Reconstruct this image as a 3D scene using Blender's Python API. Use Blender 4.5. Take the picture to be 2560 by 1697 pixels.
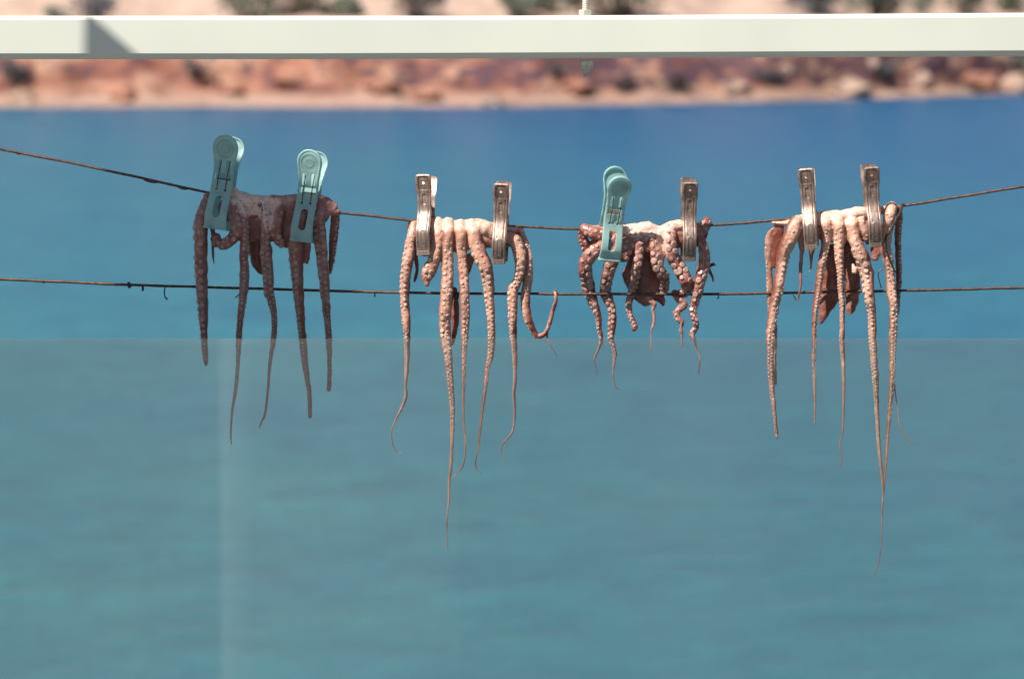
import bpy, bmesh, math, random
from mathutils import Vector, Matrix, noise, kdtree
R = math.radians
random.seed(7)
S = bpy.context.scene
for o in list(bpy.data.objects): bpy.data.objects.remove(o)
COL = S.collection

# ------------------------------------------------------------------ camera
CAM_Z, CAM_D, LENS, PITCH = 5.0, 4.0, 135.0, R(5.0)
W, H = 2560.0, 1697.0
cd = bpy.data.cameras.new('camera'); cam = bpy.data.objects.new('camera', cd); COL.objects.link(cam)
cam.location = (0, -CAM_D, CAM_Z); cam.rotation_euler = (R(90) - PITCH, 0, 0)
cd.lens = LENS; cd.sensor_width = 36; cd.clip_start = 0.05; cd.clip_end = 3000
cd.dof.use_dof = True; cd.dof.focus_distance = 4.0; cd.dof.aperture_fstop = 9.5
S.camera = cam
# ------------------------------------------------------------------ sky and sun
SUN = Vector((-0.46, -0.42, 0.80)).normalized()          # direction towards the sun
w = bpy.data.worlds.new('World'); S.world = w; w.use_nodes = True
nt = w.node_tree; bg = nt.nodes['Background']
sky = nt.nodes.new('ShaderNodeTexSky'); sky.sky_type = 'NISHITA'; sky.sun_disc = False
sky.sun_elevation = math.asin(SUN.z); sky.sun_rotation = math.atan2(SUN.x, SUN.y)
sky.air_density = 1.0; sky.dust_density = 0.4; sky.ozone_density = 1.5
nt.links.new(sky.outputs[0], bg.inputs[0]); bg.inputs[1].default_value = 0.05
sl = bpy.data.lights.new('sun', 'SUN'); sl.energy = 5.0; sl.angle = R(0.53); sl.color = (1.0, 0.94, 0.84)
so = bpy.data.objects.new('sun', sl); COL.objects.link(so); so.rotation_euler = SUN.to_track_quat('Z', 'Y').to_euler()
so.location = SUN * 20
vs = S.view_settings; vs.view_transform = 'Standard'; vs.look = 'None'; vs.exposure = 0.48; vs.gamma = 1; vs.use_curve_mapping = False
S.render.resolution_x, S.render.resolution_y = 1024, 678

# ------------------------------------------------------------------ helpers
PXM = CAM_D * 36 / LENS / W                               # metres per photo pixel in the plane of the wires
FWD = Vector((0, math.cos(PITCH), -math.sin(PITCH))); UPV = Vector((0, math.sin(PITCH), math.cos(PITCH)))
def P(px, py, d=0.0):
    """point on the vertical plane y = d metres seen at that place"""
    r = FWD + Vector((1, 0, 0)) * ((px - W / 2) / W * 36 / LENS) + UPV * ((H / 2 - py) / W * 36 / LENS)
    t = (d + CAM_D) / r.y
    return Vector((0, -CAM_D, CAM_Z)) + r * t
def tag(o, label=None, cat=None, group=None, kind=None):
    if label: o['label'] = label
    if cat: o['category'] = cat
    if group: o['group'] = group
    if kind: o['kind'] = kind
    return o
def empty(name, loc=(0, 0, 0)):
    o = bpy.data.objects.new(name, None); COL.objects.link(o); o.location = loc; o.empty_display_size = 0.02; return o
def link(name, me, m=None, parent=None):
    o = bpy.data.objects.new(name, me); COL.objects.link(o)
    if m is not None and not me.materials: me.materials.append(m)
    if parent is not None: o.parent = parent
    return o
def smooth(me):
    me.polygons.foreach_set('use_smooth', [True] * len(me.polygons)); return me
def mesh(name, v, f, sm=True):
    me = bpy.data.meshes.new(name); me.from_pydata([tuple(a) for a in v], [], f); me.update()
    if sm: smooth(me)
    return me
def catmull(pts, step):
    """resample a list of equal-length tuples; first three entries are the position"""
    out = []; n = len(pts)
    for i in range(n - 1):
        p0 = pts[max(i - 1, 0)]; p1 = pts[i]; p2 = pts[i + 1]; p3 = pts[min(i + 2, n - 1)]
        L = math.dist(p1[:3], p2[:3]); k = max(1, int(L / step + .5))
        for j in range(k):
            t = j / k; t2 = t * t; t3 = t2 * t
            q = [0.5 * (2 * b + (c - a) * t + (2 * a - 5 * b + 4 * c - d) * t2 + (3 * b - a - 3 * c + d) * t3) for a, b, c, d in zip(p0, p1, p2, p3)]
            lo = min(p1[3], p2[3]); q[3] = max(q[3], lo * .8)
            out.append(q)
    out.append(list(pts[-1])); return out
def tube(V, F, pts, seg=8, ry=1.0, wob=0.0, seed=0.0, cap=True):
    """pts: rows of x,y,z,radius in metres; ry squeezes along y"""
    base = len(V); n = len(pts)
    P3 = [Vector(p[:3]) for p in pts]; prevA = None
    for i in range(n):
        T = (P3[min(i + 1, n - 1)] - P3[max(i - 1, 0)])
        T = T.normalized() if T.length > 1e-9 else Vector((0, 0, -1))
        B = Vector((0, -1, 0)); B = B - T * B.dot(T)
        if B.length < .15: B = Vector((0, 0, 1)) - T * T.z
        B.normalize(); A = T.cross(B)
        if prevA is not None and A.dot(prevA) < 0: A = -A
        prevA = A
        for k in range(seg):
            a = 2 * math.pi * k / seg
            d = A * math.sin(a) + B * math.cos(a) * ry
            r = pts[i][3]
            if wob: r *= 1 + wob * noise.noise(P3[i] * 160 + d * 1.3 + Vector((seed, 0, 0)))
            V.append(P3[i] + d * r)
    for i in range(n - 1):
        for k in range(seg):
            a = base + i * seg + k; b = base + i * seg + (k + 1) % seg
            F.append((a, b, b + seg, a + seg))
    if cap:
        for i, rev in ((0, True), (n - 1, False)):
            T = (P3[min(1, n - 1)] - P3[0]) if i == 0 else (P3[-1] - P3[-2])
            c = len(V); V.append(P3[i] + (T.normalized() if T.length > 0 else T) * pts[i][3] * (.6 if i else -.6))
            for k in range(seg):
                a = base + i * seg + k; b = base + i * seg + (k + 1) % seg
                F.append((b, a, c) if rev else (a, b, c))
def box(V, F, x0, x1, y0, y1, z0, z1):
    b = len(V)
    V += [Vector(p) for p in ((x0, y0, z0), (x1, y0, z0), (x1, y1, z0), (x0, y1, z0), (x0, y0, z1), (x1, y0, z1), (x1, y1, z1), (x0, y1, z1))]
    F += [tuple(b + i for i in q) for q in ((0, 3, 2, 1), (4, 5, 6, 7), (0, 1, 5, 4), (1, 2, 6, 5), (2, 3, 7, 6), (3, 0, 4, 7))]

# ------------------------------------------------------------------ materials
def mat(name):
    m = bpy.data.materials.new(name); m.use_nodes = True; t = m.node_tree
    return m, t, t.nodes['Principled BSDF'], t.nodes['Material Output']
def N(t, kind, **kw):
    n = t.nodes.new('ShaderNode' + kind)
    for k, v in kw.items():
        if k.startswith('i_'):
            key = k[2:]; key = int(key) if key.isdigit() else key.replace('_', ' ')
            n.inputs[key].default_value = v
        else: setattr(n, k, v)
    return n
def ramp(t, src, stops):
    n = t.nodes.new('ShaderNodeValToRGB'); cr = n.color_ramp
    while len(cr.elements) < len(stops): cr.elements.new(.5)
    for e, (p, c) in zip(cr.elements, stops): e.position = p; e.color = (*c, 1) if len(c) == 3 else c
    t.links.new(src, n.inputs[0]); return n
def mixc(t, fac, a, b, mode='MIX'):
    n = t.nodes.new('ShaderNodeMix'); n.data_type = 'RGBA'; n.blend_type = mode
    for sock, v in ((n.inputs[0], fac), (n.inputs[6], a), (n.inputs[7], b)):
        if hasattr(v, 'node'): t.links.new(v, sock)
        elif isinstance(v, (int, float)): sock.default_value = v
        else: sock.default_value = (*v, 1) if len(v) == 3 else v
    return n.outputs[2]
def bump(t, bs, src, strength, dist):
    b = N(t, 'Bump', i_Strength=strength, i_Distance=dist); t.links.new(src, b.inputs['Height']); t.links.new(b.outputs[0], bs.inputs['Normal']); return b

def plain(name, col, rough=.5, metal=0.0, var=.12, scale=60, bmp=0.0, bd=.001):
    m, t, bs, out = mat(name)
    tc = N(t, 'TexCoord'); nz = N(t, 'TexNoise', i_Scale=scale, i_Detail=5.0); t.links.new(tc.outputs['Object'], nz.inputs['Vector'])
    c = ramp(t, nz.outputs[0], [(.3, tuple(x * (1 - var) for x in col)), (.7, tuple(min(1, x * (1 + var)) for x in col))])
    t.links.new(c.outputs[0], bs.inputs['Base Color']); bs.inputs['Roughness'].default_value = rough; bs.inputs['Metallic'].default_value = metal
    if bmp: bump(t, bs, nz.outputs[0], bmp, bd)
    return m

def skin(name, pale, dark, spec=.6, rough=.31):
    m, t, bs, out = mat(name)
    at = N(t, 'Attribute', attribute_name='pale'); tc = N(t, 'TexCoord')
    n1 = N(t, 'TexNoise', i_Scale=75.0, i_Detail=6.0, i_Roughness=.65); t.links.new(tc.outputs['Object'], n1.inputs['Vector'])
    n2 = N(t, 'TexNoise', i_Scale=420.0, i_Detail=3.0); t.links.new(tc.outputs['Object'], n2.inputs['Vector'])
    n3 = N(t, 'TexVoronoi', i_Scale=700.0); t.links.new(tc.outputs['Object'], n3.inputs['Vector'])
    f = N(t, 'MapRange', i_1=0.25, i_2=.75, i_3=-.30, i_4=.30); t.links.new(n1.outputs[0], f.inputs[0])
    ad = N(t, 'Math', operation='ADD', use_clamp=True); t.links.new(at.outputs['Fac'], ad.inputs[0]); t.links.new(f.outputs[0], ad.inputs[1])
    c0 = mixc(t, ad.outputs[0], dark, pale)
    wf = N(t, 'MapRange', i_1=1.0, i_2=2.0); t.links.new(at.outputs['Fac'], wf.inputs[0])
    c = mixc(t, wf.outputs[0], c0, (.92, .70, .58))  # past full pale: cream flesh, with sunlit brightness painted in
    sp = ramp(t, n2.outputs[0], [(.38, (.82, .74, .71)), (.56, (1, 1, 1))])
    c2 = mixc(t, 1.0, c, sp.outputs[0], 'MULTIPLY')
    t.links.new(c2, bs.inputs['Base Color']); bs.inputs['Roughness'].default_value = rough
    bs.inputs['Specular IOR Level'].default_value = spec
    bs.inputs['Subsurface Weight'].default_value = .25; bs.inputs['Subsurface Scale'].default_value = .006
    bs.inputs['Subsurface Radius'].default_value = (1, .45, .3)
    hh = N(t, 'Math', operation='ADD'); t.links.new(n2.outputs[0], hh.inputs[0]); t.links.new(n3.outputs[0], hh.inputs[1])
    bump(t, bs, hh.outputs[0], .35, .0006)
    return m
def sucker_mat(name, col, dark):
    m, t, bs, out = mat(name)
    tc = N(t, 'TexCoord'); sx = N(t, 'SeparateXYZ'); t.links.new(tc.outputs['Object'], sx.inputs[0])
    oi = N(t, 'ObjectInfo')
    n1 = N(t, 'TexNoise', i_Scale=90.0, i_Detail=4.0); g = N(t, 'NewGeometry'); t.links.new(g.outputs['Position'], n1.inputs['Vector'])
    v = N(t, 'MapRange', i_1=.3, i_2=.7, i_3=0.0, i_4=.75); t.links.new(n1.outputs[0], v.inputs[0])
    c = mixc(t, v.outputs[0], col, dark)
    t.links.new(c, bs.inputs['Base Color']); bs.inputs['Roughness'].default_value = .32
    bs.inputs['Subsurface Weight'].default_value = .1; bs.inputs['Subsurface Scale'].default_value = .003
    return m

M = {}
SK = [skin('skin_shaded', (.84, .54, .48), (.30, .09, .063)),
      skin('skin_pink', (.87, .50, .375), (.25, .070, .044)),
      skin('skin_red', (.80, .45, .36), (.24, .062, .047)),
      skin('skin_cream', (.89, .54, .405), (.25, .074, .048))]
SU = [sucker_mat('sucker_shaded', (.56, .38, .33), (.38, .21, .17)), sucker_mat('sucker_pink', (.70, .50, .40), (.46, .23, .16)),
      sucker_mat('sucker_lilac', (.56, .37, .31), (.38, .19, .155)), sucker_mat('sucker_cream', (.72, .53, .43), (.48, .26, .18))]
M['wire'] = plain('rusty_wire', (.16, .085, .06), .55, .5, .55, 300, .8, .0006)
M['thin_wire'] = plain('dark_wire', (.09, .06, .06), .45, .6, .4, 300)
M['paint'] = plain('white_paint', (.74, .76, .675), .42, 0, .035, 9, .05, .0005)
M['zinc'] = plain('zinc_bolt', (.62, .58, .5), .5, .25, .35, 160, .3, .0006)
M['spring'] = plain('spring_steel', (.16, .10, .07), .4, .6, .4, 200)

def green_plastic():
    m, t, bs, out = mat('green_plastic')
    tc = N(t, 'TexCoord'); nz = N(t, 'TexNoise', i_Scale=70.0, i_Detail=5.0); t.links.new(tc.outputs['Object'], nz.inputs['Vector'])
    c = ramp(t, nz.outputs[0], [(.32, (.36, .58, .56)), (.45, (.47, .71, .69)), (.65, (.54, .78, .75))])
    at = N(t, 'Attribute', attribute_name='grime')
    cc = mixc(t, at.outputs['Fac'], c.outputs[0], (.10, .16, .15))
    t.links.new(cc, bs.inputs['Base Color']); bs.inputs['Roughness'].default_value = .36
    tr = N(t, 'BsdfTranslucent'); t.links.new(cc, tr.inputs[0])
    mx = N(t, 'MixShader', i_0=.42); t.links.new(bs.outputs[0], mx.inputs[1]); t.links.new(tr.outputs[0], mx.inputs[2]); t.links.new(mx.outputs[0], out.inputs[0])
    return m
M['green'] = green_plastic()
def clip_metal():
    m, t, bs, out = mat('worn_steel')
    tc = N(t, 'TexCoord'); mp = N(t, 'Mapping'); mp.inputs['Scale'].default_value = (1, 1, .25); t.links.new(tc.outputs['Object'], mp.inputs[0])
    nz = N(t, 'TexNoise', i_Scale=420.0, i_Detail=6.0); t.links.new(mp.outputs[0], nz.inputs['Vector'])
    n2 = N(t, 'TexNoise', i_Scale=90.0, i_Detail=4.0); t.links.new(tc.outputs['Object'], n2.inputs['Vector'])
    c = ramp(t, nz.outputs[0], [(.35, (.30, .20, .165)), (.6, (.50, .37, .31))])
    at = N(t, 'Attribute', attribute_name='grime')
    cc = mixc(t, at.outputs['Fac'], c.outputs[0], (.07, .045, .04))
    t.links.new(cc, bs.inputs['Base Color']); bs.inputs['Metallic'].default_value = .65
    rr = N(t, 'MapRange', i_1=.3, i_2=.7, i_3=.4, i_4=.55); t.links.new(n2.outputs[0], rr.inputs[0]); t.links.new(rr.outputs[0], bs.inputs['Roughness'])
    return m
M['steel'] = clip_metal()

# ------------------------------------------------------------------ SETTING: sea, far shore, terrace
def sea_mat():
    m, t, bs, out = mat('sea_water')
    g = N(t, 'NewGeometry')
    n1 = N(t, 'TexNoise', i_Scale=.55, i_Detail=6.0, i_Roughness=.6, i_Distortion=.4); t.links.new(g.outputs['Position'], n1.inputs['Vector'])
    n2 = N(t, 'TexNoise', i_Scale=.035, i_Detail=3.0); t.links.new(g.outputs['Position'], n2.inputs['Vector'])
    n3 = N(t, 'TexNoise', i_Scale=.16, i_Detail=4.0); t.links.new(g.outputs['Position'], n3.inputs['Vector'])
    sx = N(t, 'SeparateXYZ'); t.links.new(g.outputs['Position'], sx.inputs[0])
    # teal shallows towards the near left, deep blue beyond and to the right
    q = N(t, 'Math', operation='MULTIPLY', i_1=.012); t.links.new(sx.outputs['X'], q.inputs[0])
    q2 = N(t, 'Math', operation='MULTIPLY_ADD', i_1=.0045, i_2=-.12); t.links.new(sx.outputs['Y'], q2.inputs[0])
    s1 = N(t, 'Math', operation='ADD'); t.links.new(q.outputs[0], s1.inputs[0]); t.links.new(q2.outputs[0], s1.inputs[1])
    s2 = N(t, 'Math', operation='MULTIPLY_ADD', i_1=.55, i_2=-.05); t.links.new(n3.outputs[0], s2.inputs[0])
    s3 = N(t, 'Math', operation='ADD'); t.links.new(s1.outputs[0], s3.inputs[0]); t.links.new(s2.outputs[0], s3.inputs[1])
    c = ramp(t, s3.outputs[0], [(.02, (.032, .185, .235)), (.2, (.018, .155, .215)), (.5, (.009, .122, .208)), (.85, (.006, .090, .212))])
    n4 = N(t, 'TexNoise', i_Scale=1.5, i_Detail=5.0, i_Roughness=.62, i_Distortion=.5); t.links.new(g.outputs['Position'], n4.inputs['Vector'])
    mr = N(t, 'Mix', i_0=.55); t.links.new(n1.outputs[0], mr.inputs[2]); t.links.new(n4.outputs[0], mr.inputs[3])
    rp = ramp(t, mr.outputs[0], [(.32, (.68, .74, .80)), (.68, (1.36, 1.27, 1.18))])
    t.links.new(mixc(t, 1.0, c.outputs[0], rp.outputs[0], 'MULTIPLY'), bs.inputs['Base Color'])
    bs.inputs['Roughness'].default_value = .28; bs.inputs['IOR'].default_value = 1.33
    bs.inputs['Specular IOR Level'].default_value = .16
    bump(t, bs, n4.outputs[0], .8, .14)
    return m
V, F = [], []
for i in range(2):
    for j in range(2): V.append((-1500 + 3000 * i, 0.6 + 1800 * j, 0))
tag(link('sea', mesh('sea', V, [(0, 2, 3, 1)], False), sea_mat()), kind='structure', label='calm blue sea behind the wires')

def shore_y(x):
    s = max(0, x + 2); return 182.5 + .42 * s + .016 * s * s + 1.2 * noise.noise(Vector((x * .11, 3, 0))) + .5 * noise.noise(Vector((x * .5, 9, 0)))
def hill_z(x, y):
    d = y - shore_y(x)
    if d < 0: return -.4 + max(d, -4) * .1
    n = noise.fractal(Vector((x * .28, y * .28, 1.7)), .9, 2.0, 5)
    n2 = noise.fractal(Vector((x * .07, y * .07, 5.1)), .9, 2.0, 3)
    rough = min(1, d / 2.5)
    z = min(d, 1.6) * .22 - .4 * max(0, 1 - d / .5)
    c0 = 2.0 + 1.0 * noise.noise(Vector((x * .2, 0, 8))); c1 = c0 + 3.2 + 1.8 * noise.noise(Vector((x * .16, 4, 2)))
    k = max(0, min(1, (d - c0) / (c1 - c0))); k = k * k * (3 - 2 * k)
    z += k * (2.2 + .5 * n2) + max(0, d - c1) * .17 + rough * .75 * n
    return z
V, F = [], []
nx, ny = 190, 90
for j in range(ny):
    for i in range(nx):
        x = -46 + 92 * i / (nx - 1) ; f = j / (ny - 1); d = -2 + 14 * f + 220 * max(0, f - .55) ** 2
        x *= 1 + .5 * max(0, f - .5)
        y = shore_y(x) + d; V.append((x, y, hill_z(x, y)))
for j in range(ny - 1):
    for i in range(nx - 1):
        a = j * nx + i; F.append((a, a + 1, a + nx + 1, a + nx))
def hill_mat():
    m, t, bs, out = mat('ochre_rock')
    g = N(t, 'NewGeometry'); sx = N(t, 'SeparateXYZ'); t.links.new(g.outputs['Position'], sx.inputs[0])
    mp = N(t, 'Mapping'); mp.inputs['Scale'].default_value = (1, .6, 1.9); t.links.new(g.outputs['Position'], mp.inputs[0])
    n1 = N(t, 'TexNoise', i_Scale=.33, i_Detail=5.0, i_Roughness=.6, i_Distortion=.8); t.links.new(mp.outputs[0], n1.inputs['Vector'])
    n2 = N(t, 'TexNoise', i_Scale=.95, i_Detail=3.0, i_Roughness=.5, i_Distortion=.9); n2.noise_dimensions = '4D'; n2.inputs['W'].default_value = 3.3; t.links.new(mp.outputs[0], n2.inputs['Vector'])
    c = ramp(t, n1.outputs[0], [(.36, (.15, .058, .05)), (.5, (.32, .145, .10)), (.64, (.48, .29, .21))])
    top = N(t, 'MapRange', i_1=2.6, i_2=4.2); t.links.new(sx.outputs['Z'], top.inputs[0])
    c1 = mixc(t, top.outputs[0], c.outputs[0], mixc(t, n2.outputs[0], (.36, .24, .19), (.62, .46, .38)))
    bot = N(t, 'MapRange', i_1=.75, i_2=.35); t.links.new(sx.outputs['Z'], bot.inputs[0])
    c2 = mixc(t, bot.outputs[0], c1, mixc(t, n2.outputs[0], (.26, .13, .10), (.50, .36, .285)))
    # crevice shade painted as dark purple patches, commoner to the right
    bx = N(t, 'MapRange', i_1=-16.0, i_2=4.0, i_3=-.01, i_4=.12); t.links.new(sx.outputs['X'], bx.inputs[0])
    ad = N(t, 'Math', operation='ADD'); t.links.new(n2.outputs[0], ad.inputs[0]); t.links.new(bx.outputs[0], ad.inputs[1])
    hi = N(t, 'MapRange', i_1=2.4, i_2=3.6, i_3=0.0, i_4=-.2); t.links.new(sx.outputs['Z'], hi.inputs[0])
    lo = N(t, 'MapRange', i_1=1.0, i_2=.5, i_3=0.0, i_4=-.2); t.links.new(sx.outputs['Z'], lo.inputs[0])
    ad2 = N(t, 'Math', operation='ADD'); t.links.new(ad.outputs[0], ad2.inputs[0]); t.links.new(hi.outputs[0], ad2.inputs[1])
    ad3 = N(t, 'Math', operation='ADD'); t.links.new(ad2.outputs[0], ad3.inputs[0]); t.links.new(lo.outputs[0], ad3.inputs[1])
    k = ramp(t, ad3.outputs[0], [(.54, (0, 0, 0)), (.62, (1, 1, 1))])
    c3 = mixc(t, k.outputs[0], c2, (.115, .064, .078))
    t.links.new(c3, bs.inputs['Base Color']); bs.inputs['Roughness'].default_value = .95; bs.inputs['Specular IOR Level'].default_value = .1
    bump(t, bs, n1.outputs[0], .6, .4)
    return m
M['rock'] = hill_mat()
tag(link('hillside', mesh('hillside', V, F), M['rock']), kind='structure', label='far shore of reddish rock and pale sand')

# bushes and boulders of the far shore
M['leaf'] = plain('bush_leaf', (.15, .185, .14), .7, 0, .35, 2.0)
M['leaf2'] = plain('bush_leaf_dark', (.085, .085, .095), .7, 0, .4, 2.0)
M['wood'] = plain('bush_wood', (.09, .06, .04), .8, 0, .3, 4.0)
def bush_meshes(seed):
    rnd = random.Random(seed); V, F = [], []
    lobes = [(rnd.uniform(-.55, .55), rnd.uniform(-.4, .4), rnd.uniform(.35, .95), rnd.uniform(.3, .5)) for _ in range(7)]
    for k in range(620):
        lx, ly, lz, lr = rnd.choice(lobes)
        d = Vector((rnd.gauss(0, 1), rnd.gauss(0, 1), rnd.gauss(0, 1))).normalized() * lr * rnd.uniform(.5, 1.08)
        c = Vector((lx, ly, lz)) + d; s = rnd.uniform(.05, .11)
        a = Vector((rnd.gauss(0, 1), rnd.gauss(0, 1), rnd.gauss(0, 1))).normalized(); b = a.orthogonal().normalized()
        i = len(V); V += [c - a * s, c + b * s * .5, c + a * s, c - b * s * .5]; F.append((i, i + 1, i + 2, i + 3))
    fol = mesh('foliage', V, F, False)
    V, F = [], []
    for k in range(5):
        lx, ly, lz, lr = lobes[k]; tube(V, F, [(0, 0, -.3, .06), (lx * .4, ly * .4, lz * .4, .045), (lx, ly, lz, .015)], 5)
    return fol, mesh('stem', V, F)
BM = [bush_meshes(s) for s in (1, 2, 3)]
def on_hill(px, py):
    """where the line of sight meets the hillside"""
    a = Vector((0, -CAM_D, CAM_Z)); dr = (P(px, py) - a).normalized(); t = 150.0
    while t < 300:
        p = a + dr * t
        if p.z < hill_z(p.x, p.y) or (p.z < .1): return p
        t += .25
    return a + dr * 205
bushes = [ # px, py of the foot, width in px, colour, look
 (150, 55, 50, 0, 'small grey green bush beside the darkest bush above the white beam'),
 (245, 48, 105, 1, 'darkest round bush above the white beam near its left end'),
 (620, 45, 120, 0, 'wide sage green bush above the beam over the first octopus'),
 (730, 40, 90, 0, 'sage green bush right of the wide one above the first octopus'),
 (845, 45, 90, 0, 'low green bush above the beam right of the first octopus'),
 (1050, 42, 110, 1, 'dark purple green bush above the beam over the second octopus'),
 (1290, 36, 80, 0, 'pale green bush just left of the bare threaded rod'),
 (1380, 34, 150, 0, 'large green bush directly behind the threaded rod'),
 (1555, 36, 190, 0, 'broad green bush right of the threaded rod'),
 (2060, 36, 130, 1, 'dull violet green bush above the beam over the fourth octopus'),
 (2180, 34, 150, 0, 'wide grey green bush above the beam right of the dull violet one'),
 (2300, 28, 60, 0, 'small green bush high above the right end of the beam'),
 (2400, 34, 80, 0, 'rounded green bush above the right end of the beam'),
 (2520, 32, 80, 0, 'last green bush at the right end of the beam'),
 (45, 205, 110, 1, 'dark bush below the beam at the far left of the shore'),
 (495, 185, 80, 1, 'dark scrub added for crevice shade below the beam over the first octopus'),  # dark scrub on the cliff is added in place of shaded crevices
 (1390, 185, 70, 1, 'dark scrub added for crevice shade left of the nut under the beam'),
 (1565, 235, 90, 1, 'dark tall scrub added for crevice shade low on the shore right of the bolt'),
 (1685, 225, 80, 1, 'dark scrub added for crevice shade above the shoreline over the third octopus'),
 (1920, 210, 90, 1, 'dark scrub added for crevice shade on the shore left of the fourth octopus'),
 (2210, 200, 90, 1, 'dark scrub added for crevice shade on the shore over the fourth octopus'),
 (2535, 170, 70, 0, 'green bush under the beam at the right edge'),
]
for i, (px, py, wd, k, lab) in enumerate(bushes):
    p = on_hill(px, py); s = wd * (p.y + 4) / 4 * PXM / (1.7 if py > 100 else 1.05)
    e = empty('bush', p + Vector((0, -.3, -.15 * s))); e.scale = (s, s, s * .8); e.rotation_euler.z = i * 1.3
    tag(e, lab, 'bush', 'bushes on the far shore')
    fo, st = BM[i % 3]
    a = link('foliage', fo, None, e)
    if not fo.materials: fo.materials.append(M['leaf'])
    a.material_slots[0].link = 'OBJECT'; a.material_slots[0].material = M['leaf2'] if k else M['leaf']
    link('stem', st, M['wood'], e)
def boulder_mesh(seed):
    bm = bmesh.new(); bmesh.ops.create_icosphere(bm, subdivisions=3, radius=1)
    for v in bm.verts:
        v.co *= 1 + .7 * noise.noise(v.co * 1.6 + Vector((seed, 0, 0))) + .3 * noise.noise(v.co * 3.5 + Vector((0, seed, 0)))
    me = bpy.data.meshes.new('boulder'); bm.to_mesh(me); bm.free(); return smooth(me)
BO = [boulder_mesh(s * 7.7) for s in range(3)]
M['boulder_red'] = plain('boulder_red', (.34, .16, .11), .95, 0, .35, .9)
M['boulder_pale'] = plain('boulder_pale', (.40, .275, .215), .95, 0, .2, .9)
bl = [(60, 250, 60, 1, 'pale flat rock at the waterline below the dark left bush'), (310, 240, 70, 0, 'red rock at the waterline left of the first octopus'),
      (570, 228, 90, 0, 'long red rock low on the shore over the first octopus'), (760, 205, 110, 0, 'orange rounded rock right of the first octopus'),
      (950, 215, 100, 0, 'orange boulder on the shore left of the second octopus'), (1060, 240, 90, 0, 'red boulder at the waterline over the second octopus'),
      (1230, 260, 50, 1, 'small white rock at the waterline right of the second octopus'), (1440, 215, 90, 0, 'pink boulder under the bolt'),
      (1835, 220, 80, 1, 'pale rock on the shore between the third and fourth octopus'), (1965, 175, 34, 1, 'narrow upright pale rock over the fourth octopus'),
      (2180, 160, 40, 1, 'small pale rock just under the beam over the fourth octopus'), (2300, 205, 60, 1, 'upright pale rock right of the fourth octopus'),
      (2440, 205, 120, 0, 'large red boulder near the right edge'), (2540, 215, 70, 1, 'whitish rock at the right edge of the shore'),
      (2110, 228, 140, 1, 'long pale rock at the waterline over the fourth octopus')]
for i, (px, py, wd, k, lab) in enumerate(bl):
    p = on_hill(px, py); s = wd * (p.y + 4) / 4 * PXM / 2
    o = link('boulder', BO[i % 3], M['boulder_red']); o.location = p + Vector((0, -.1, 0)); o.scale = (s * 1.15, s * .8, s * (.75 if wd < 75 else .36)); o.rotation_euler.z = i * 2.1
    o.material_slots[0].link = 'OBJECT'; o.material_slots[0].material = M['boulder_pale'] if k else M['boulder_red']
    tag(o, lab, 'rock', 'rocks along the far shore')

# terrace the photographer stands on, with the whitewashed house behind (mirrored faintly in the glass)
FLOOR = CAM_Z - 2.05
V, F = [], []; box(V, F, -9, 9, -15, .5, FLOOR - .25, FLOOR)
tag(link('terrace', mesh('terrace', V, F, False), plain('terrace_stone', (.20, .185, .165), .85, 0, .15, 3, .3, .01)), kind='structure', label='stone terrace under the railing')
hs = empty('low_house', (2.6, -8.4, FLOOR)); tag(hs, 'long low blue grey house wall facing the railing behind the viewer', 'house')
V, F = [], []; box(V, F, -3.4, 4.5, -.4, .0, 0, 2.3); link('wall', mesh('wall', V, F, False), plain('blue_plaster', (.10, .13, .16), .9, 0, .1, 5), hs)
V, F = [], []; box(V, F, -9, -3.4, -.4, .0, 0, 2.3); link('recessed_wall', mesh('recessed_wall', V, F, False), plain('dark_plaster', (.22, .19, .15), .9, 0, .1, 5), hs)
V, F = [], []; box(V, F, -9.2, 4.8, -3.2, .05, 2.302, 2.4); link('roof', mesh('roof', V, F, False), M['paint'], hs)
V, F = [], []; tube(V, F, [(-.48, -6.9, FLOOR, .33), (-.48, -6.9, FLOOR + 2.6, .33)], 48)  # column added for the bright upright edge it mirrors in the glass
tag(link('reflection_column', mesh('reflection_column', V, F, False), plain('whitewash', (.72, .71, .69), .9, 0, .06, 5)), 'round whitewashed column added behind the viewer for its reflection in the glass', 'column')
M['soil'] = plain('quay_stone', (.3, .27, .22), .9, 0, .2, 2)
V, F = [], []; box(V, F, -9, 9, -15, .45, -2, FLOOR - .26)
tag(link('quay_wall', mesh('quay_wall', V, F, False), M['soil']), kind='structure', label='stone quay under the terrace')

# ------------------------------------------------------------------ railing: beam, posts, glass
POSTX = .95
bm_root = empty('white_beam', P(1280, 90, .03)); tag(bm_root, 'white painted square metal beam across the top with a rod through it', 'beam')
def beam_mesh():
    V, F = [], []; r = .0050; hy = .022; n = 60
    for i in range(n + 1):
        px = -1150 + (2560 + 2300) * i / n
        c = px / 2560.0
        top = 40.5 - 8.5 * max(0, c - .45) ** 1.3 * 1.9; bot = 149 - 8.5 * max(0, c - .3) * 1.25
        a = P(px, top, .0); b = P(px, bot, .0)
        for (y, z) in ((0, b.z + .0062), (0, a.z - .0042), (r * .35, a.z - .0014), (r, a.z), (2 * hy, a.z), (2 * hy, b.z), (r, b.z), (r * .5, b.z + .0022)):
            V.append(Vector((a.x, y + .002, z)))
    for i in range(n):
        for k in range(8):
            a = i * 8 + k; b = i * 8 + (k + 1) % 8; F.append((a, a + 8, b + 8, b))
    F.append(tuple(range(7, -1, -1))); F.append(tuple(n * 8 + k for k in range(8)))
    F = [tuple(reversed(f)) for f in F]
    me = mesh('tube', V, F, False); return me
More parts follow.
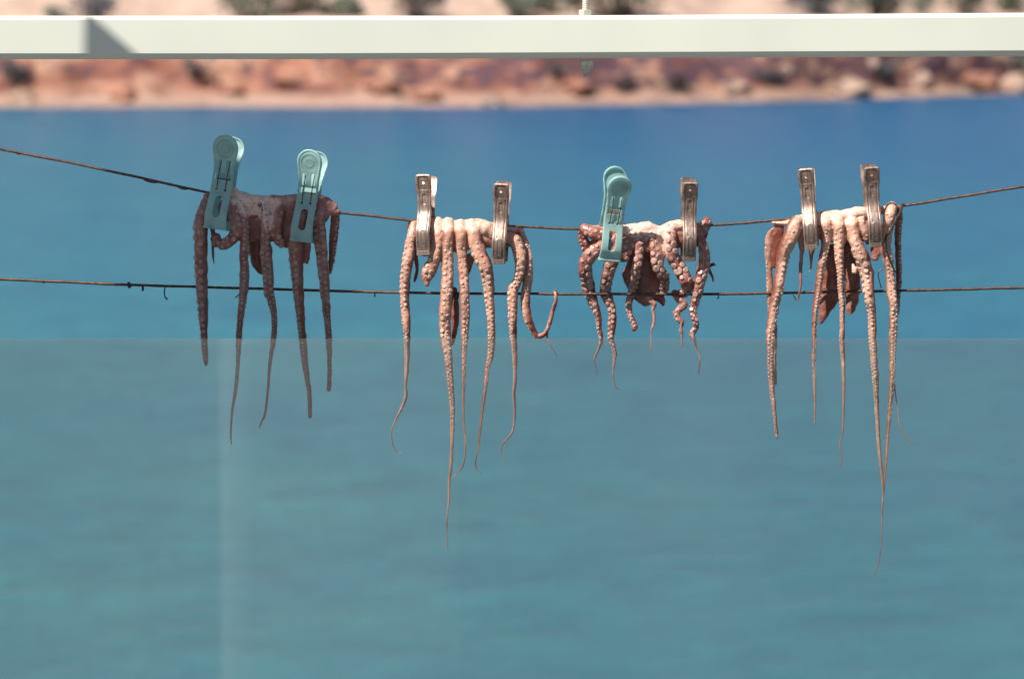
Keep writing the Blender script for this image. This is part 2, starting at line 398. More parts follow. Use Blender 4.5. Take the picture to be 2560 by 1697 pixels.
me = beam_mesh(); me.transform(Matrix.Translation(-bm_root.location)); link('square_tube', me, M['paint'], bm_root)
def hexnut(cx, cy, z0, z1, r):
    V, F = [], []
    for z, rr in ((z0, r * .9), (z0 + .0012, r), (z1 - .0012, r), (z1, r * .9)):
        for k in range(6): V.append(Vector((cx + rr * math.cos(k * math.pi / 3 + .25), cy + rr * math.sin(k * math.pi / 3 + .25), z)))
    for j in range(3):
        for k in range(6): a = j * 6 + k; b = j * 6 + (k + 1) % 6; F.append((a, b, b + 6, a + 6))
    F.append((5, 4, 3, 2, 1, 0)); F.append(tuple(18 + k for k in range(6)))
    return mesh('hex_nut', V, F, False)
def thread(cx, cy, z0, z1, r):
    V, F = [], []; n = int((z1 - z0) / .0004); seg = 12
    for i in range(n + 1):
        z = z0 + (z1 - z0) * i / n
        for k in range(seg):
            a = 2 * math.pi * k / seg; rr = r * (1 - .16 * abs(((z / .0022 + k / seg) % 1) * 2 - 1))
            V.append(Vector((cx + rr * math.cos(a), cy + rr * math.sin(a), z)))
    for i in range(n):
        for k in range(seg): a = i * seg + k; b = i * seg + (k + 1) % seg; F.append((a, b, b + seg, a + seg))
    F.append(tuple(n * seg + k for k in range(seg))); F.append(tuple(seg - 1 - k for k in range(seg)))
    return mesh('threaded_rod', V, F)
off = Matrix.Translation(-bm_root.location); by = .022
t0 = P(1464, 41, by); t1 = P(1464, 25, by); q0 = P(1466, 147, by); q1 = P(1466, 173, by); q2 = P(1466, 194, by)
for me in (hexnut(t0.x, by, t0.z, t1.z, .0075), hexnut(q0.x, by, q1.z, q0.z - .0016, .0075)):
    me.transform(off); link('hex_nut', me, M['zinc'], bm_root)
for me in (thread(t0.x, by, t1.z - .002, t1.z + .06, .0038), thread(q0.x, by, q2.z, q1.z + .004, .0034)):
    me.transform(off); link('threaded_rod', me, M['zinc'], bm_root)
for sx_, lb in ((-1, 'left white square post of the railing'), (1, 'right white square post of the railing')):
    V, F = [], []; box(V, F, -.025, .025, .0, .05, FLOOR, CAM_Z + .22)
    o = link('railing_post', mesh('railing_post', V, F, False), M['paint']); o.location.x = sx_ * POSTX
    tag(o, lb, 'post', 'posts of the railing')
def glass_mat():
    m, t, bs, out = mat('salt_veil_glass')
    tc = N(t, 'TexCoord'); n1 = N(t, 'TexNoise', i_Scale=2.2, i_Detail=5.0, i_Roughness=.55); t.links.new(tc.outputs['Object'], n1.inputs['Vector'])
    f = N(t, 'MapRange', i_1=.3, i_2=.7, i_3=.045, i_4=.085); t.links.new(n1.outputs[0], f.inputs[0])
    tr = N(t, 'BsdfTransparent', i_Color=(.93, .945, .93, 1)); df = N(t, 'BsdfDiffuse', i_Color=(.78, .765, .72, 1))  # pale film: salt haze plus a veil of reflected light painted in
    m1 = N(t, 'MixShader'); t.links.new(f.outputs[0], m1.inputs[0]); t.links.new(tr.outputs[0], m1.inputs[1]); t.links.new(df.outputs[0], m1.inputs[2])
    gl = N(t, 'BsdfGlossy', i_Roughness=.02); fr = N(t, 'Fresnel', i_IOR=1.62)
    m2 = N(t, 'MixShader'); t.links.new(fr.outputs[0], m2.inputs[0]); t.links.new(m1.outputs[0], m2.inputs[1]); t.links.new(gl.outputs[0], m2.inputs[2])
    t.links.new(m2.outputs[0], out.inputs[0]); return m
GY = -.15
gz = P(1280, 847, GY).z
V, F = [], []; box(V, F, -POSTX, POSTX, GY, GY + .003, FLOOR + .08, gz)
tag(link('glass_pane', mesh('glass_pane', V, F, False), glass_mat()), 'clear glass windbreak panel with salt haze and painted reflection veil across the lower half', 'glass panel')

# canvas added out of view, outline traced from the shade on octopus and beam
sp = [(206, 25), (203, 150), (262, 420), (288, 715), (300, 1300), (885, 1300), (905, 800), (893, 720), (846, 545), (770, 500), (640, 425), (535, 335), (330, 136), (222, 44)]
V = []; n = len(sp)
for (x, y) in sp: V.append(P(x, y, 0) + SUN * 1.15)
V += [v + Vector((0, 0, .006)) for v in V]
F = [tuple(range(n - 1, -1, -1)), tuple(range(n, 2 * n))] + [(i, (i + 1) % n, n + (i + 1) % n, n + i) for i in range(n)]
aw = empty('shade_caster', (V[3] + V[8]) / 2); tag(aw, 'unseen added sand coloured shade canvas awning above and left of the railing', 'awning')
me = mesh('caster', V, F, False); me.transform(Matrix.Translation(-aw.location)); link('caster', me, plain('caster', (.62, .55, .42), .9, 0, .08, 30), aw)
V2, F2 = [], []; pl = V[4]; tube(V2, F2, [(pl.x, pl.y, pl.z, .012), (pl.x - .25, pl.y - .1, pl.z + .02, .012), (pl.x - .6, pl.y - .2, pl.z, .014), (pl.x - .6, pl.y - .2, FLOOR, .016)], 8)
me = mesh('pole', V2, F2); me.transform(Matrix.Translation(-aw.location)); link('pole', me, M['zinc'], aw)

# ------------------------------------------------------------------ wires
def wire(name, path, r, lab, bits):
    root = empty(name, P(*path[0][:2], 0)); tag(root, lab, 'wire')
    pts = catmull([(*P(x, y, 0), r) for x, y in path], .004)
    V, F = [], []
    for q in pts:
        q[3] = r * (1 + .16 * noise.noise(Vector((q[0] * 300, 0, q[2]))) + .10 * noise.noise(Vector((q[0] * 60, 4, 0))))
        q[2] += .0006 * noise.noise(Vector((q[0] * 25, 1, 0)))
    tube(V, F, pts, 8); me = mesh('strand', V, F); me.transform(Matrix.Translation(-root.location)); link('strand', me, M['wire'], root)
    for nm, pp in bits:
        V, F = [], []; tube(V, F, catmull([(*P(x, y, d * PXM), rr * PXM) for x, y, rr, d in pp], .0015), 7)
        me = mesh(nm, V, F); me.transform(Matrix.Translation(-root.location)); link(nm, me, M['thin_wire'], root)
    return root
up = [(-1000, 170), (-400, 295), (0, 373), (180, 408), (330, 440), (517, 481), (680, 508), (845, 531), (950, 542), (1033, 552), (1150, 560), (1300, 567), (1400, 571), (1500, 572), (1620, 570), (1780, 563), (1880, 556), (2070, 538), (2255, 515), (2400, 492), (2560, 466), (2900, 410), (3560, 290)]
upper = wire('upper_wire', up, .00135, 'upper rusty wire that the pegs and octopuses hang on', [
    ('rust_lump', [(360, 449, 3, 0), (376, 453, 4.5, 0), (392, 456, 3, 0)]), ('rust_lump', [(445, 467, 3, 0), (458, 471, 4.2, 0), (468, 472, 3, 0)]),
    ('rust_lump', [(40, 382, 2.5, 0), (48, 384, 4, 0)]), ('wire_end', [(2255, 508, 2.6, -3), (2254, 524, 2.6, -4), (2246, 536, 2.2, -4)])])
lo = [(-1000, 668), (-400, 685), (0, 698), (320, 712), (520, 718), (900, 729), (1100, 733), (1400, 735), (1800, 735), (2100, 729), (2330, 725), (2560, 719), (2960, 706), (3560, 690)]
lower = wire('lower_wire', lo, .00145, 'lower rusty wire running across the hanging arms', [
    ('rust_lump', [(321, 706, 3.5, -1), (323, 713, 5.5, -1), (324, 719, 4, -1)]), ('wire_end', [(357, 713, 3, 0), (357, 722, 3.2, 0), (357, 727, 2.6, 0)]),
    ('wire_end', [(413, 716, 1.5, 0), (411, 730, 1.8, 0), (412, 741, 1.8, 0), (418, 748, 2.4, 0)]), ('wire_end', [(936, 729, 2, 0), (937, 738, 2.2, 0), (937, 742, 2.2, 0)]),
    ('wire_end', [(597, 737, 1.6, 2), (592, 741, 1.6, 2), (588, 744, 1.4, 2)]), ('wire_end', [(1795, 736, 1.4, 0), (1797, 742, 1.5, 0), (1793, 747, 1.4, 0)]),
    ('rust_lump', [(105, 702, 2.5, 0), (111, 706, 4, 0)]), ('wire_end', [(1145, 736, 2.4, -4), (1145, 744, 2.8, -4), (1143, 748, 2, -4)])])
# loose twisted wire hooked beside the fourth octopus
tw = [(2258, 508, -6), (2252, 525, -18), (2243, 545, -34), (2226, 577, -46), (2214, 595, -48), (2216, 625, -46), (2226, 656, -46), (2238, 680, -46)]
V, F = [], []
cp = catmull([(*P(x, y, d * PXM), 1) for x, y, d in tw], .0008)
for ph in (0, math.pi):
    pts = []
    for i, q in enumerate(cp):
        a = i * .8 + ph; k = 1 if i < len(cp) * .66 else .3
        pts.append((q[0] + .0009 * k * math.cos(a), q[1] + .0009 * k * math.sin(a), q[2], .0008))
    tube(V, F, pts, 6)
tag(link('twisted_wire', mesh('twisted_wire', V, F), M['thin_wire']), 'loose twisted thin wire hooked over the upper wire beside the right octopus', 'wire')

# ------------------------------------------------------------------ octopuses
SK_V, SK_F = [], []
for (rr, hh) in ((.95, -.5), (.98, .28), (.62, .46)):
    for k in range(8): SK_V.append((rr * math.cos(k * math.pi / 4), rr * math.sin(k * math.pi / 4), hh * .8))
SK_V.append((0, 0, .12))
for j in range(2):
    for k in range(8): a = j * 8 + k; b = j * 8 + (k + 1) % 8; SK_F.append((a, b, b + 8, a + 8))
for k in range(8): SK_F.append((16 + k, 16 + (k + 1) % 8, 24))

REM = 4.6                                                  # arms thinner than this (px) keep their own tube
def arm(pts, dep=-22, phi=0.0, ry=.9, suck=True, pale=None, rows=2, sk=.36, start=0.0, gap=1.22):
    return dict(pts=pts, dep=dep, phi=phi, ry=ry, suck=suck, pale=pale, rows=rows, sk=sk, start=start, gap=gap)
def phi_at(ph, f):
    if isinstance(ph, (int, float)): return ph
    n = len(ph) - 1; i = min(int(f * n), n - 1); k = f * n - i
    return ph[i] * (1 - k) + ph[i + 1] * k
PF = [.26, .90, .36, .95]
SKM = [1.0, .95, 1.25, .95]; GPM = [1.0, 1.05, .8, 1.0]; SKH = [.7, .75, .7, .8]
def build_octopus(idx, center, arms, label, patches=()):
    root = empty('octopus', P(*center, 0)); tag(root, label, 'octopus', 'octopuses hung on the wire to dry')
    RV, RF, TV, TF = [], [], [], []; att = []; sucks = []
    rnd = random.Random(idx * 11 + 3)
    for ai, A in enumerate(arms):
        pts = []
        n = len(A['pts'])
        for i, q in enumerate(A['pts']):
            d = q[3] if len(q) > 3 else A['dep'] + (4 * math.sin(i * 1.7 + ai))
            v = P(q[0], q[1], d * PXM); pts.append((*v, max(q[2], 1.25 if i < n - 1 else .9) * PXM))
        cs = catmull(pts, .0018)
        # split into thick part (remeshed into the body) and thin tails
        cum = [0.0]
        for i in range(1, len(cs)): cum.append(cum[-1] + math.dist(cs[i][:3], cs[i - 1][:3]))
        Ltot = cum[-1]
        k0 = len(cs)
        for i in range(len(cs)):
            if all(c[3] < REM * PXM for c in cs[i:]): k0 = i; break
        def shade(V, b, part):
            seg = 12
            for vi in range(b, len(V)):
                i = min((vi - b) // seg, len(part) - 1); q = part[i]
                f = cum[min(q[-1], len(cum) - 1)] / max(Ltot, 1e-6)
                ph = R(phi_at(A['phi'], f)); dv = (V[vi] - Vector(q[:3])); dv.z = 0
                if dv.length > 1e-7: dv.normalize()
                od = Vector((math.sin(ph), -math.cos(ph), 0))
                c = dv.dot(od)
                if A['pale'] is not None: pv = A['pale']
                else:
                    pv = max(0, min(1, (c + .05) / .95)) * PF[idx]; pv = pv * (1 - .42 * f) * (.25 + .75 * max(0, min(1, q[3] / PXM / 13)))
                att.append((V[vi].copy(), pv)) if V is RV else tatt.append(pv)
        tatt = []
        cs2 = [list(c) + [i] for i, c in enumerate(cs)]
        if k0 > 1:
            part = cs2[:min(k0 + 2, len(cs2))]; b = len(RV); tube(RV, RF, part, 12, A['ry'], .17, ai * 3.1); shade(RV, b, part)
        if k0 < len(cs) - 1:
            part = cs2[max(k0 - 1, 0):]; b = len(TV); tube(TV, TF, part, 12, max(A['ry'], .8), .2, ai * 3.1); shade(TV, b, part)
            A['tatt'] = tatt
        # suckers
        if A['suck']:
            s = Ltot * A['start'] + .002; row = 0
            while s < Ltot - .002:
                i = next((j for j in range(len(cum)) if cum[j] >= s), len(cum) - 1); q = cs[i]; r = q[3]
                if r < 1.9 * PXM: break
                T = (Vector(cs[min(i + 1, len(cs) - 1)][:3]) - Vector(cs[max(i - 1, 0)][:3])).normalized()
                B = Vector((0, -1, 0)); B = B - T * B.dot(T)
                if B.length < .1: B = Vector((0, 0, 1))
                B.normalize(); Ax = T.cross(B)
                if Ax.x < 0 and abs(Ax.x) > .2: Ax = -Ax
                elif abs(Ax.x) <= .2 and Ax.z < 0: Ax = -Ax
                ph = R(phi_at(A['phi'], s / Ltot))
                if A['rows'] == 2: ph += R(30 if row % 2 else -30)
                ph += R(rnd.uniform(-7, 7))
                dn = (Ax * math.sin(ph) + B * math.cos(ph) * A['ry'])
                rs = r * A['sk'] * SKM[idx] * rnd.choice((.65, .85, .95, 1.0, 1.08, 1.18)) * rnd.uniform(.92, 1.08) * (.62 + .38 * min(1, (s - Ltot * A['start']) / .035))
                pos = Vector(q[:3]) + dn * r * .97
                nn = (Ax * math.sin(ph) + B * math.cos(ph) + Vector((rnd.uniform(-.3, .3), 0, rnd.uniform(-.3, .3)))).normalized()
                sucks.append((rs, pos, nn, rnd.uniform(0, 6.28)))
                s += r * A['sk'] * SKM[idx] * GPM[idx] * A['gap'] * (1.12 if A['rows'] == 2 else 2.2); row += 1
    # voxel remesh of the thick parts into one skin
    me = bpy.data.meshes.new('raw'); me.from_pydata([tuple(v) for v in RV], [], RF); me.update()
    tmp = bpy.data.objects.new('raw', me); COL.objects.link(tmp)
    md = tmp.modifiers.new('r', 'REMESH'); md.mode = 'VOXEL'; md.voxel_size = .00095; md.use_smooth_shade = True
    ms = tmp.modifiers.new('s', 'SMOOTH'); ms.factor = .5; ms.iterations = 4
    dg = bpy.context.evaluated_depsgraph_get(); ev = tmp.evaluated_get(dg); body = bpy.data.meshes.new_from_object(ev, depsgraph=dg)
    bpy.data.objects.remove(tmp); bpy.data.meshes.remove(me)
    kd = kdtree.KDTree(len(att))
    for i, (v, p) in enumerate(att): kd.insert(v, i)
    kd.balance()
    nb = len(body.vertices); co = [v.co.copy() for v in body.vertices]; nr = [v.normal.copy() for v in body.vertices]
    vals = []
    for v, nn in zip(co, nr):
        tot = 0; wt = 0
        for (c, i, d) in kd.find_n(v, 4):
            ww = 1 / (d + 5e-4); tot += att[i][1] * ww; wt += ww
        p = tot / wt
        for (cx, cy, rx, ry_, val, str_) in patches:
            c = P(cx, cy, 0)
            e = math.sqrt(((v.x - c.x) / (rx * PXM)) ** 2 + ((v.z - c.z) / (ry_ * PXM)) ** 2) + .35 * noise.noise(v * 130)
            if e < 1.15 and v.y < .012: k = min(1, (1.15 - e) / .3) * str_; p = p * (1 - k) + val * k
        vals.append(p)
    newv = [tuple(v + nn * (.0006 * noise.noise(v * 150) + .00025 * noise.noise(v * 520))) for v, nn in zip(co, nr)]
    faces = [tuple(p.vertices) for p in body.polygons]
    for a in arms: vals += a.get('tatt', [])
    full = mesh('body', newv + [tuple(v) for v in TV], faces + [tuple(i + nb for i in f) for f in TF])
    bpy.data.meshes.remove(body)
    at = full.attributes.new('pale', 'FLOAT', 'POINT'); vals = (vals + [0.4] * len(full.vertices))[:len(full.vertices)]; at.data.foreach_set('value', vals)
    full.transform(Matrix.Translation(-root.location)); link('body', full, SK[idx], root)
    # suckers: those facing the viewer largest first
    sucks = [s for s in sucks if s[2].y < .35]
    sucks.sort(key=lambda s: -s[0])
    sme = bpy.data.meshes.new('sucker'); sme.from_pydata(SK_V, [], SK_F); sme.update(); smooth(sme); sme.materials.append(SU[idx])
    V, F = [], []
    for k, (rs, pos, nn, rot) in enumerate(sucks):
        q = nn.to_track_quat('Z', 'Y').to_matrix().to_4x4() @ Matrix.Rotation(rot, 4, 'Z')
        mtx = Matrix.Translation(pos - root.location) @ q @ Matrix.Diagonal((rs, rs * .92, rs * SKH[idx], 1))
        if k < 300:
            o = bpy.data.objects.new('sucker', sme); COL.objects.link(o); o.parent = root; o.matrix_local = mtx
        else:
            b = len(V); V += [mtx @ Vector(v) for v in SK_V]; F += [tuple(b + i for i in f) for f in SK_F]
    if V:
        o = link('small_suckers', mesh('small_suckers', V, F), SU[idx], root); o['kind'] = 'stuff'
    return root

# ---- first (shaded) octopus
o1 = [
 arm([(520, 486, 9, -4), (513, 515, 14, -14), (504, 545, 17), (502, 568, 18), (503, 648, 17), (505, 715, 15.5), (507, 768, 13.5), (511, 847, 9), (513, 885, 8), (515, 905, 6), (514, 913, 3)], -18, -32, sk=.46, gap=1.35),
 arm([(585, 500, 14, -12), (604, 530, 13), (611, 568, 12), (610, 648, 12), (611, 680, 12), (609, 724, 12), (601, 797, 8.5), (597, 847, 8), (594, 915, 5.5), (589, 973, 5), (580, 1032, 3), (577, 1090, 2.2), (579, 1111, 1.2)], -26, 32),
 arm([(655, 505, 14, -12), (661, 540, 13), (663, 568, 13), (666, 648, 15.5), (670, 680, 15), (671, 724, 14), (679, 753, 11), (686, 797, 8.3), (684, 847, 7.5), (678, 885, 5.5), (673, 929, 3.8), (670, 973, 3.2), (663, 1032, 3), (655, 1052, 2.4), (648, 1070, 1.3)], -26, (0, -10, 10, 35, 35)),
 arm([(765, 510, 15, -10), (745, 560, 19), (741, 621, 20), (743, 675, 16.5), (746, 724, 14), (752, 797, 11), (757, 847, 10), (762, 900, 9), (768, 944, 7), (774, 988, 6), (775, 1034, 5.5), (775, 1044, 4)], -22, (-30, -45, -48), start=.18),
 arm([(800, 505, 15, -8), (797, 540, 18), (798, 568, 17.5), (803, 621, 16), (808, 675, 14.5), (812, 724, 13), (818, 797, 9.5), (822, 847, 8.3), (824, 915, 6.3), (823, 960, 6.2), (821, 977, 5.5)], -18, (-5, -8, -22)),
 arm([(842, 526, 9, 2), (838, 550, 12, 8), (833, 600, 11, 10), (829, 650, 8, 8), (824, 684, 4.8, 6)], 8, 60, pale=.0, sk=.35),
 arm([(530, 560, 8, -10), (533, 590, 5, -10), (532, 620, 3.6, -10), (533, 640, 3, -10), (535, 660, 1, -10)], -10, 0, suck=False),
 arm([(578, 500, 17, -16), (590, 545, 18), (592, 580, 17), (570, 606, 15), (548, 614, 13)], -28, -10, sk=.36),
 arm([(545, 590, 13, -18), (537, 600, 12, -18), (543, 614, 9, -18)], -18, 0, sk=.4),
 arm([(700, 520, 17, -14), (690, 560, 17), (692, 592, 15), (708, 612, 12)], -24, 0, sk=.42),
 # webs and mantle
 arm([(548, 480, 15, 2), (590, 487, 13, -2), (640, 500, 13, -3), (690, 502, 14, -3), (745, 500, 15, -2), (800, 502, 15, 0), (838, 522, 13, 0)], 0, 0, suck=False, pale=.35, ry=1.2),
 arm([(560, 520, 34, -6), (620, 530, 36, -8), (690, 535, 36, -8), (760, 535, 36, -8), (815, 535, 24, -4)], -8, 0, suck=False, pale=.15, ry=.28),
 arm([(600, 575, 22, -12), (640, 575, 30, -10), (700, 580, 28, -12), (720, 600, 22, -14), (765, 590, 20, -12)], -12, 0, suck=False, pale=.1, ry=.3),
 arm([(760, 600, 20, -14), (768, 640, 8, -16), (767, 660, 5, -16)], -14, 0, suck=False, pale=.1, ry=.35),
 arm([(640, 590, 20, 10), (643, 640, 20, 14), (650, 668, 16, 12), (656, 684, 7, 10)], 12, 0, suck=False, pale=-.3, ry=.7),
 arm([(575, 465, 8, -8), (600, 492, 12, -14), (630, 512, 12, -16)], -12, 0, suck=False, pale=.9, ry=.6),
 arm([(845, 530, 9, -2), (818, 530, 12, -12), (800, 545, 14, -16)], -10, 0, suck=False, pale=.25),
]
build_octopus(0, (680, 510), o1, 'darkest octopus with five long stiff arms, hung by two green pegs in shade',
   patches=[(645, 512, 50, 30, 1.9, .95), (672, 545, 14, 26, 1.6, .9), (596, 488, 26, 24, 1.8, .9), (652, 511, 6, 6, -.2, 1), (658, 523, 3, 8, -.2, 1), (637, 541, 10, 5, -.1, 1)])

# ---- second octopus
o2 = [
 arm([(1036, 556, 9, -4), (1031, 585, 13), (1024, 628, 15), (1017, 668, 14.5), (1012, 721, 13), (1014, 775, 11.5), (1016, 801, 11), (1018, 842, 8.5), (1018, 882, 7), (1016, 931, 5.5), (1014, 964, 3.6), (1015, 988, 5), (1007, 1013, 4), (991, 1046, 2.3), (979, 1078, 1.5), (982, 1111, 1.1), (993, 1129, 1), (1005, 1131, .8)], -24, (-20, -38, -40)),
 arm([(1092, 548, 14, -6), (1095, 580, 15), (1094, 614, 14.5), (1084, 654, 17), (1070, 684, 18), (1062, 696, 14)], -28, (10, -10, 0), sk=.38, start=.15),
 arm([(1066, 690, 10), (1067, 706, 8), (1068, 716, 5)], -26, 0, suck=False, pale=.5),
 arm([(1120, 552, 14, -8), (1121, 580, 14), (1119, 628, 14.5), (1119, 668, 16), (1117, 721, 15.5), (1113, 775, 16), (1112, 801, 16), (1114, 842, 14.5), (1120, 882, 11.5), (1124, 931, 9.5), (1130, 1005, 7), (1131, 1046, 6.2), (1130, 1107, 5), (1127, 1168, 4), (1123, 1201, 3.4), (1122, 1250, 2.5), (1118, 1290, 2), (1117, 1331, 1.3), (1120, 1376, .7)], -32, (10, 0, -8, -5), start=.06),
 arm([(1150, 556, 14, -8), (1152, 585, 14), (1153, 628, 14), (1157, 668, 13), (1161, 721, 13), (1163, 775, 12.5), (1162, 821, 10.5), (1160, 882, 7.2), (1159, 944, 5.3), (1158, 1005, 3.4), (1160, 1066, 2.6), (1164, 1107, 2.2), (1161, 1148, 2), (1155, 1168, 1.8), (1138, 1188, 1.3), (1127, 1201, 1)], -30, (0, 12, 15, 0), start=.09),
 arm([(1178, 556, 15, -8), (1184, 580, 17), (1192, 614, 20), (1201, 641, 19), (1214, 668, 18), (1221, 708, 15), (1224, 760, 12), (1228, 801, 10.5), (1229, 842, 10), (1227, 882, 9), (1218, 923, 7), (1214, 964, 5.6), (1206, 1025, 3.6), (1199, 1086, 2.8), (1194, 1127, 2), (1189, 1152, 1.8), (1191, 1172, 1.4), (1204, 1184, 1)], -28, (-25, -20, -12, 45, 60), start=.06),
 arm([(1262, 592, 14, -14), (1285, 600, 17), (1298, 628, 17), (1301, 660, 15), (1295, 700, 12), (1282, 726, 14), (1282, 775, 12), (1282, 801, 11), (1284, 842, 9), (1287, 882, 7), (1288, 944, 5), (1285, 984, 4), (1287, 1025, 3.2), (1284, 1066, 2.6), (1277, 1086, 2.5), (1256, 1111, 1.8), (1253, 1135, 1.1), (1264, 1152, .9)], -22, (0, -5, -70, -75, -40), sk=.36),
 arm([(1298, 572, 10, 0), (1313, 614, 11, 6), (1320, 655, 12), (1320, 695, 12), (1314, 735, 12.5), (1315, 768, 12), (1319, 793, 11), (1330, 821, 9), (1342, 840, 8), (1356, 838, 6.2), (1367, 826, 5.2), (1376, 800, 6), (1384, 772, 5.6), (1390, 752, 5), (1389, 733, 5, -6), (1386, 727, 4, 2)], -10, (50, 60, -80, -85, -90), sk=.34),
 arm([(1367, 830, 4), (1369, 848, 2), (1378, 866, 1.4), (1392, 890, .8)], -10, 0, suck=False),
 arm([(1135, 720, 8, 10), (1139, 770, 10, 10), (1137, 815, 9, 10), (1133, 850, 5, 10), (1130, 862, 3, 10)], 10, 0, suck=False, pale=.05),
 arm([(1036, 610, 8, 4), (1040, 650, 6, 4), (1043, 672, 4, 4), (1040, 690, 4.4, 4), (1036, 704, 2.6, 4)], 4, 0, suck=False, pale=-.2),
 # ridge over the wire, webs
 arm([(1032, 560, 7, 2), (1060, 560, 14, 2), (1090, 562, 17, 0), (1120, 564, 16, 0), (1150, 567, 15, 0), (1190, 563, 17, 0), (1225, 570, 16, 0), (1260, 576, 12, 0), (1302, 574, 7, 2)], 0, 0, suck=False, pale=.8, ry=1.4),
 arm([(1080, 590, 26, -14), (1120, 598, 30, -22), (1160, 598, 30, -22), (1200, 592, 28, -18), (1240, 600, 24, -12), (1280, 595, 20, -8)], -10, 0, suck=False, pale=.55, ry=.3),
 arm([(1185, 570, 15, -18), (1215, 572, 18, -20), (1240, 592, 13, -16)], -18, 0, suck=False, pale=.95, ry=.7),
 arm([(1175, 640, 15, -14), (1172, 665, 9, -14), (1168, 690, 5, -14)], -14, 0, suck=False, pale=.3, ry=.4),
 arm([(1029, 556, 8, 4), (1026, 575, 9, 6), (1030, 600, 8, 4)], 4, 0, suck=False, pale=-.2, ry=.5),
 arm([(1302, 572, 8, 2), (1306, 590, 9, 6), (1310, 620, 8, 6)], 4, 0, suck=False, pale=.0, ry=.5),
]
build_octopus(1, (1165, 560), o2, 'pink octopus hung by two metal pegs, one arm curling up over the lower wire',
   patches=[(1112, 553, 55, 22, 1.6, .85), (1190, 558, 48, 24, 1.6, .85)])

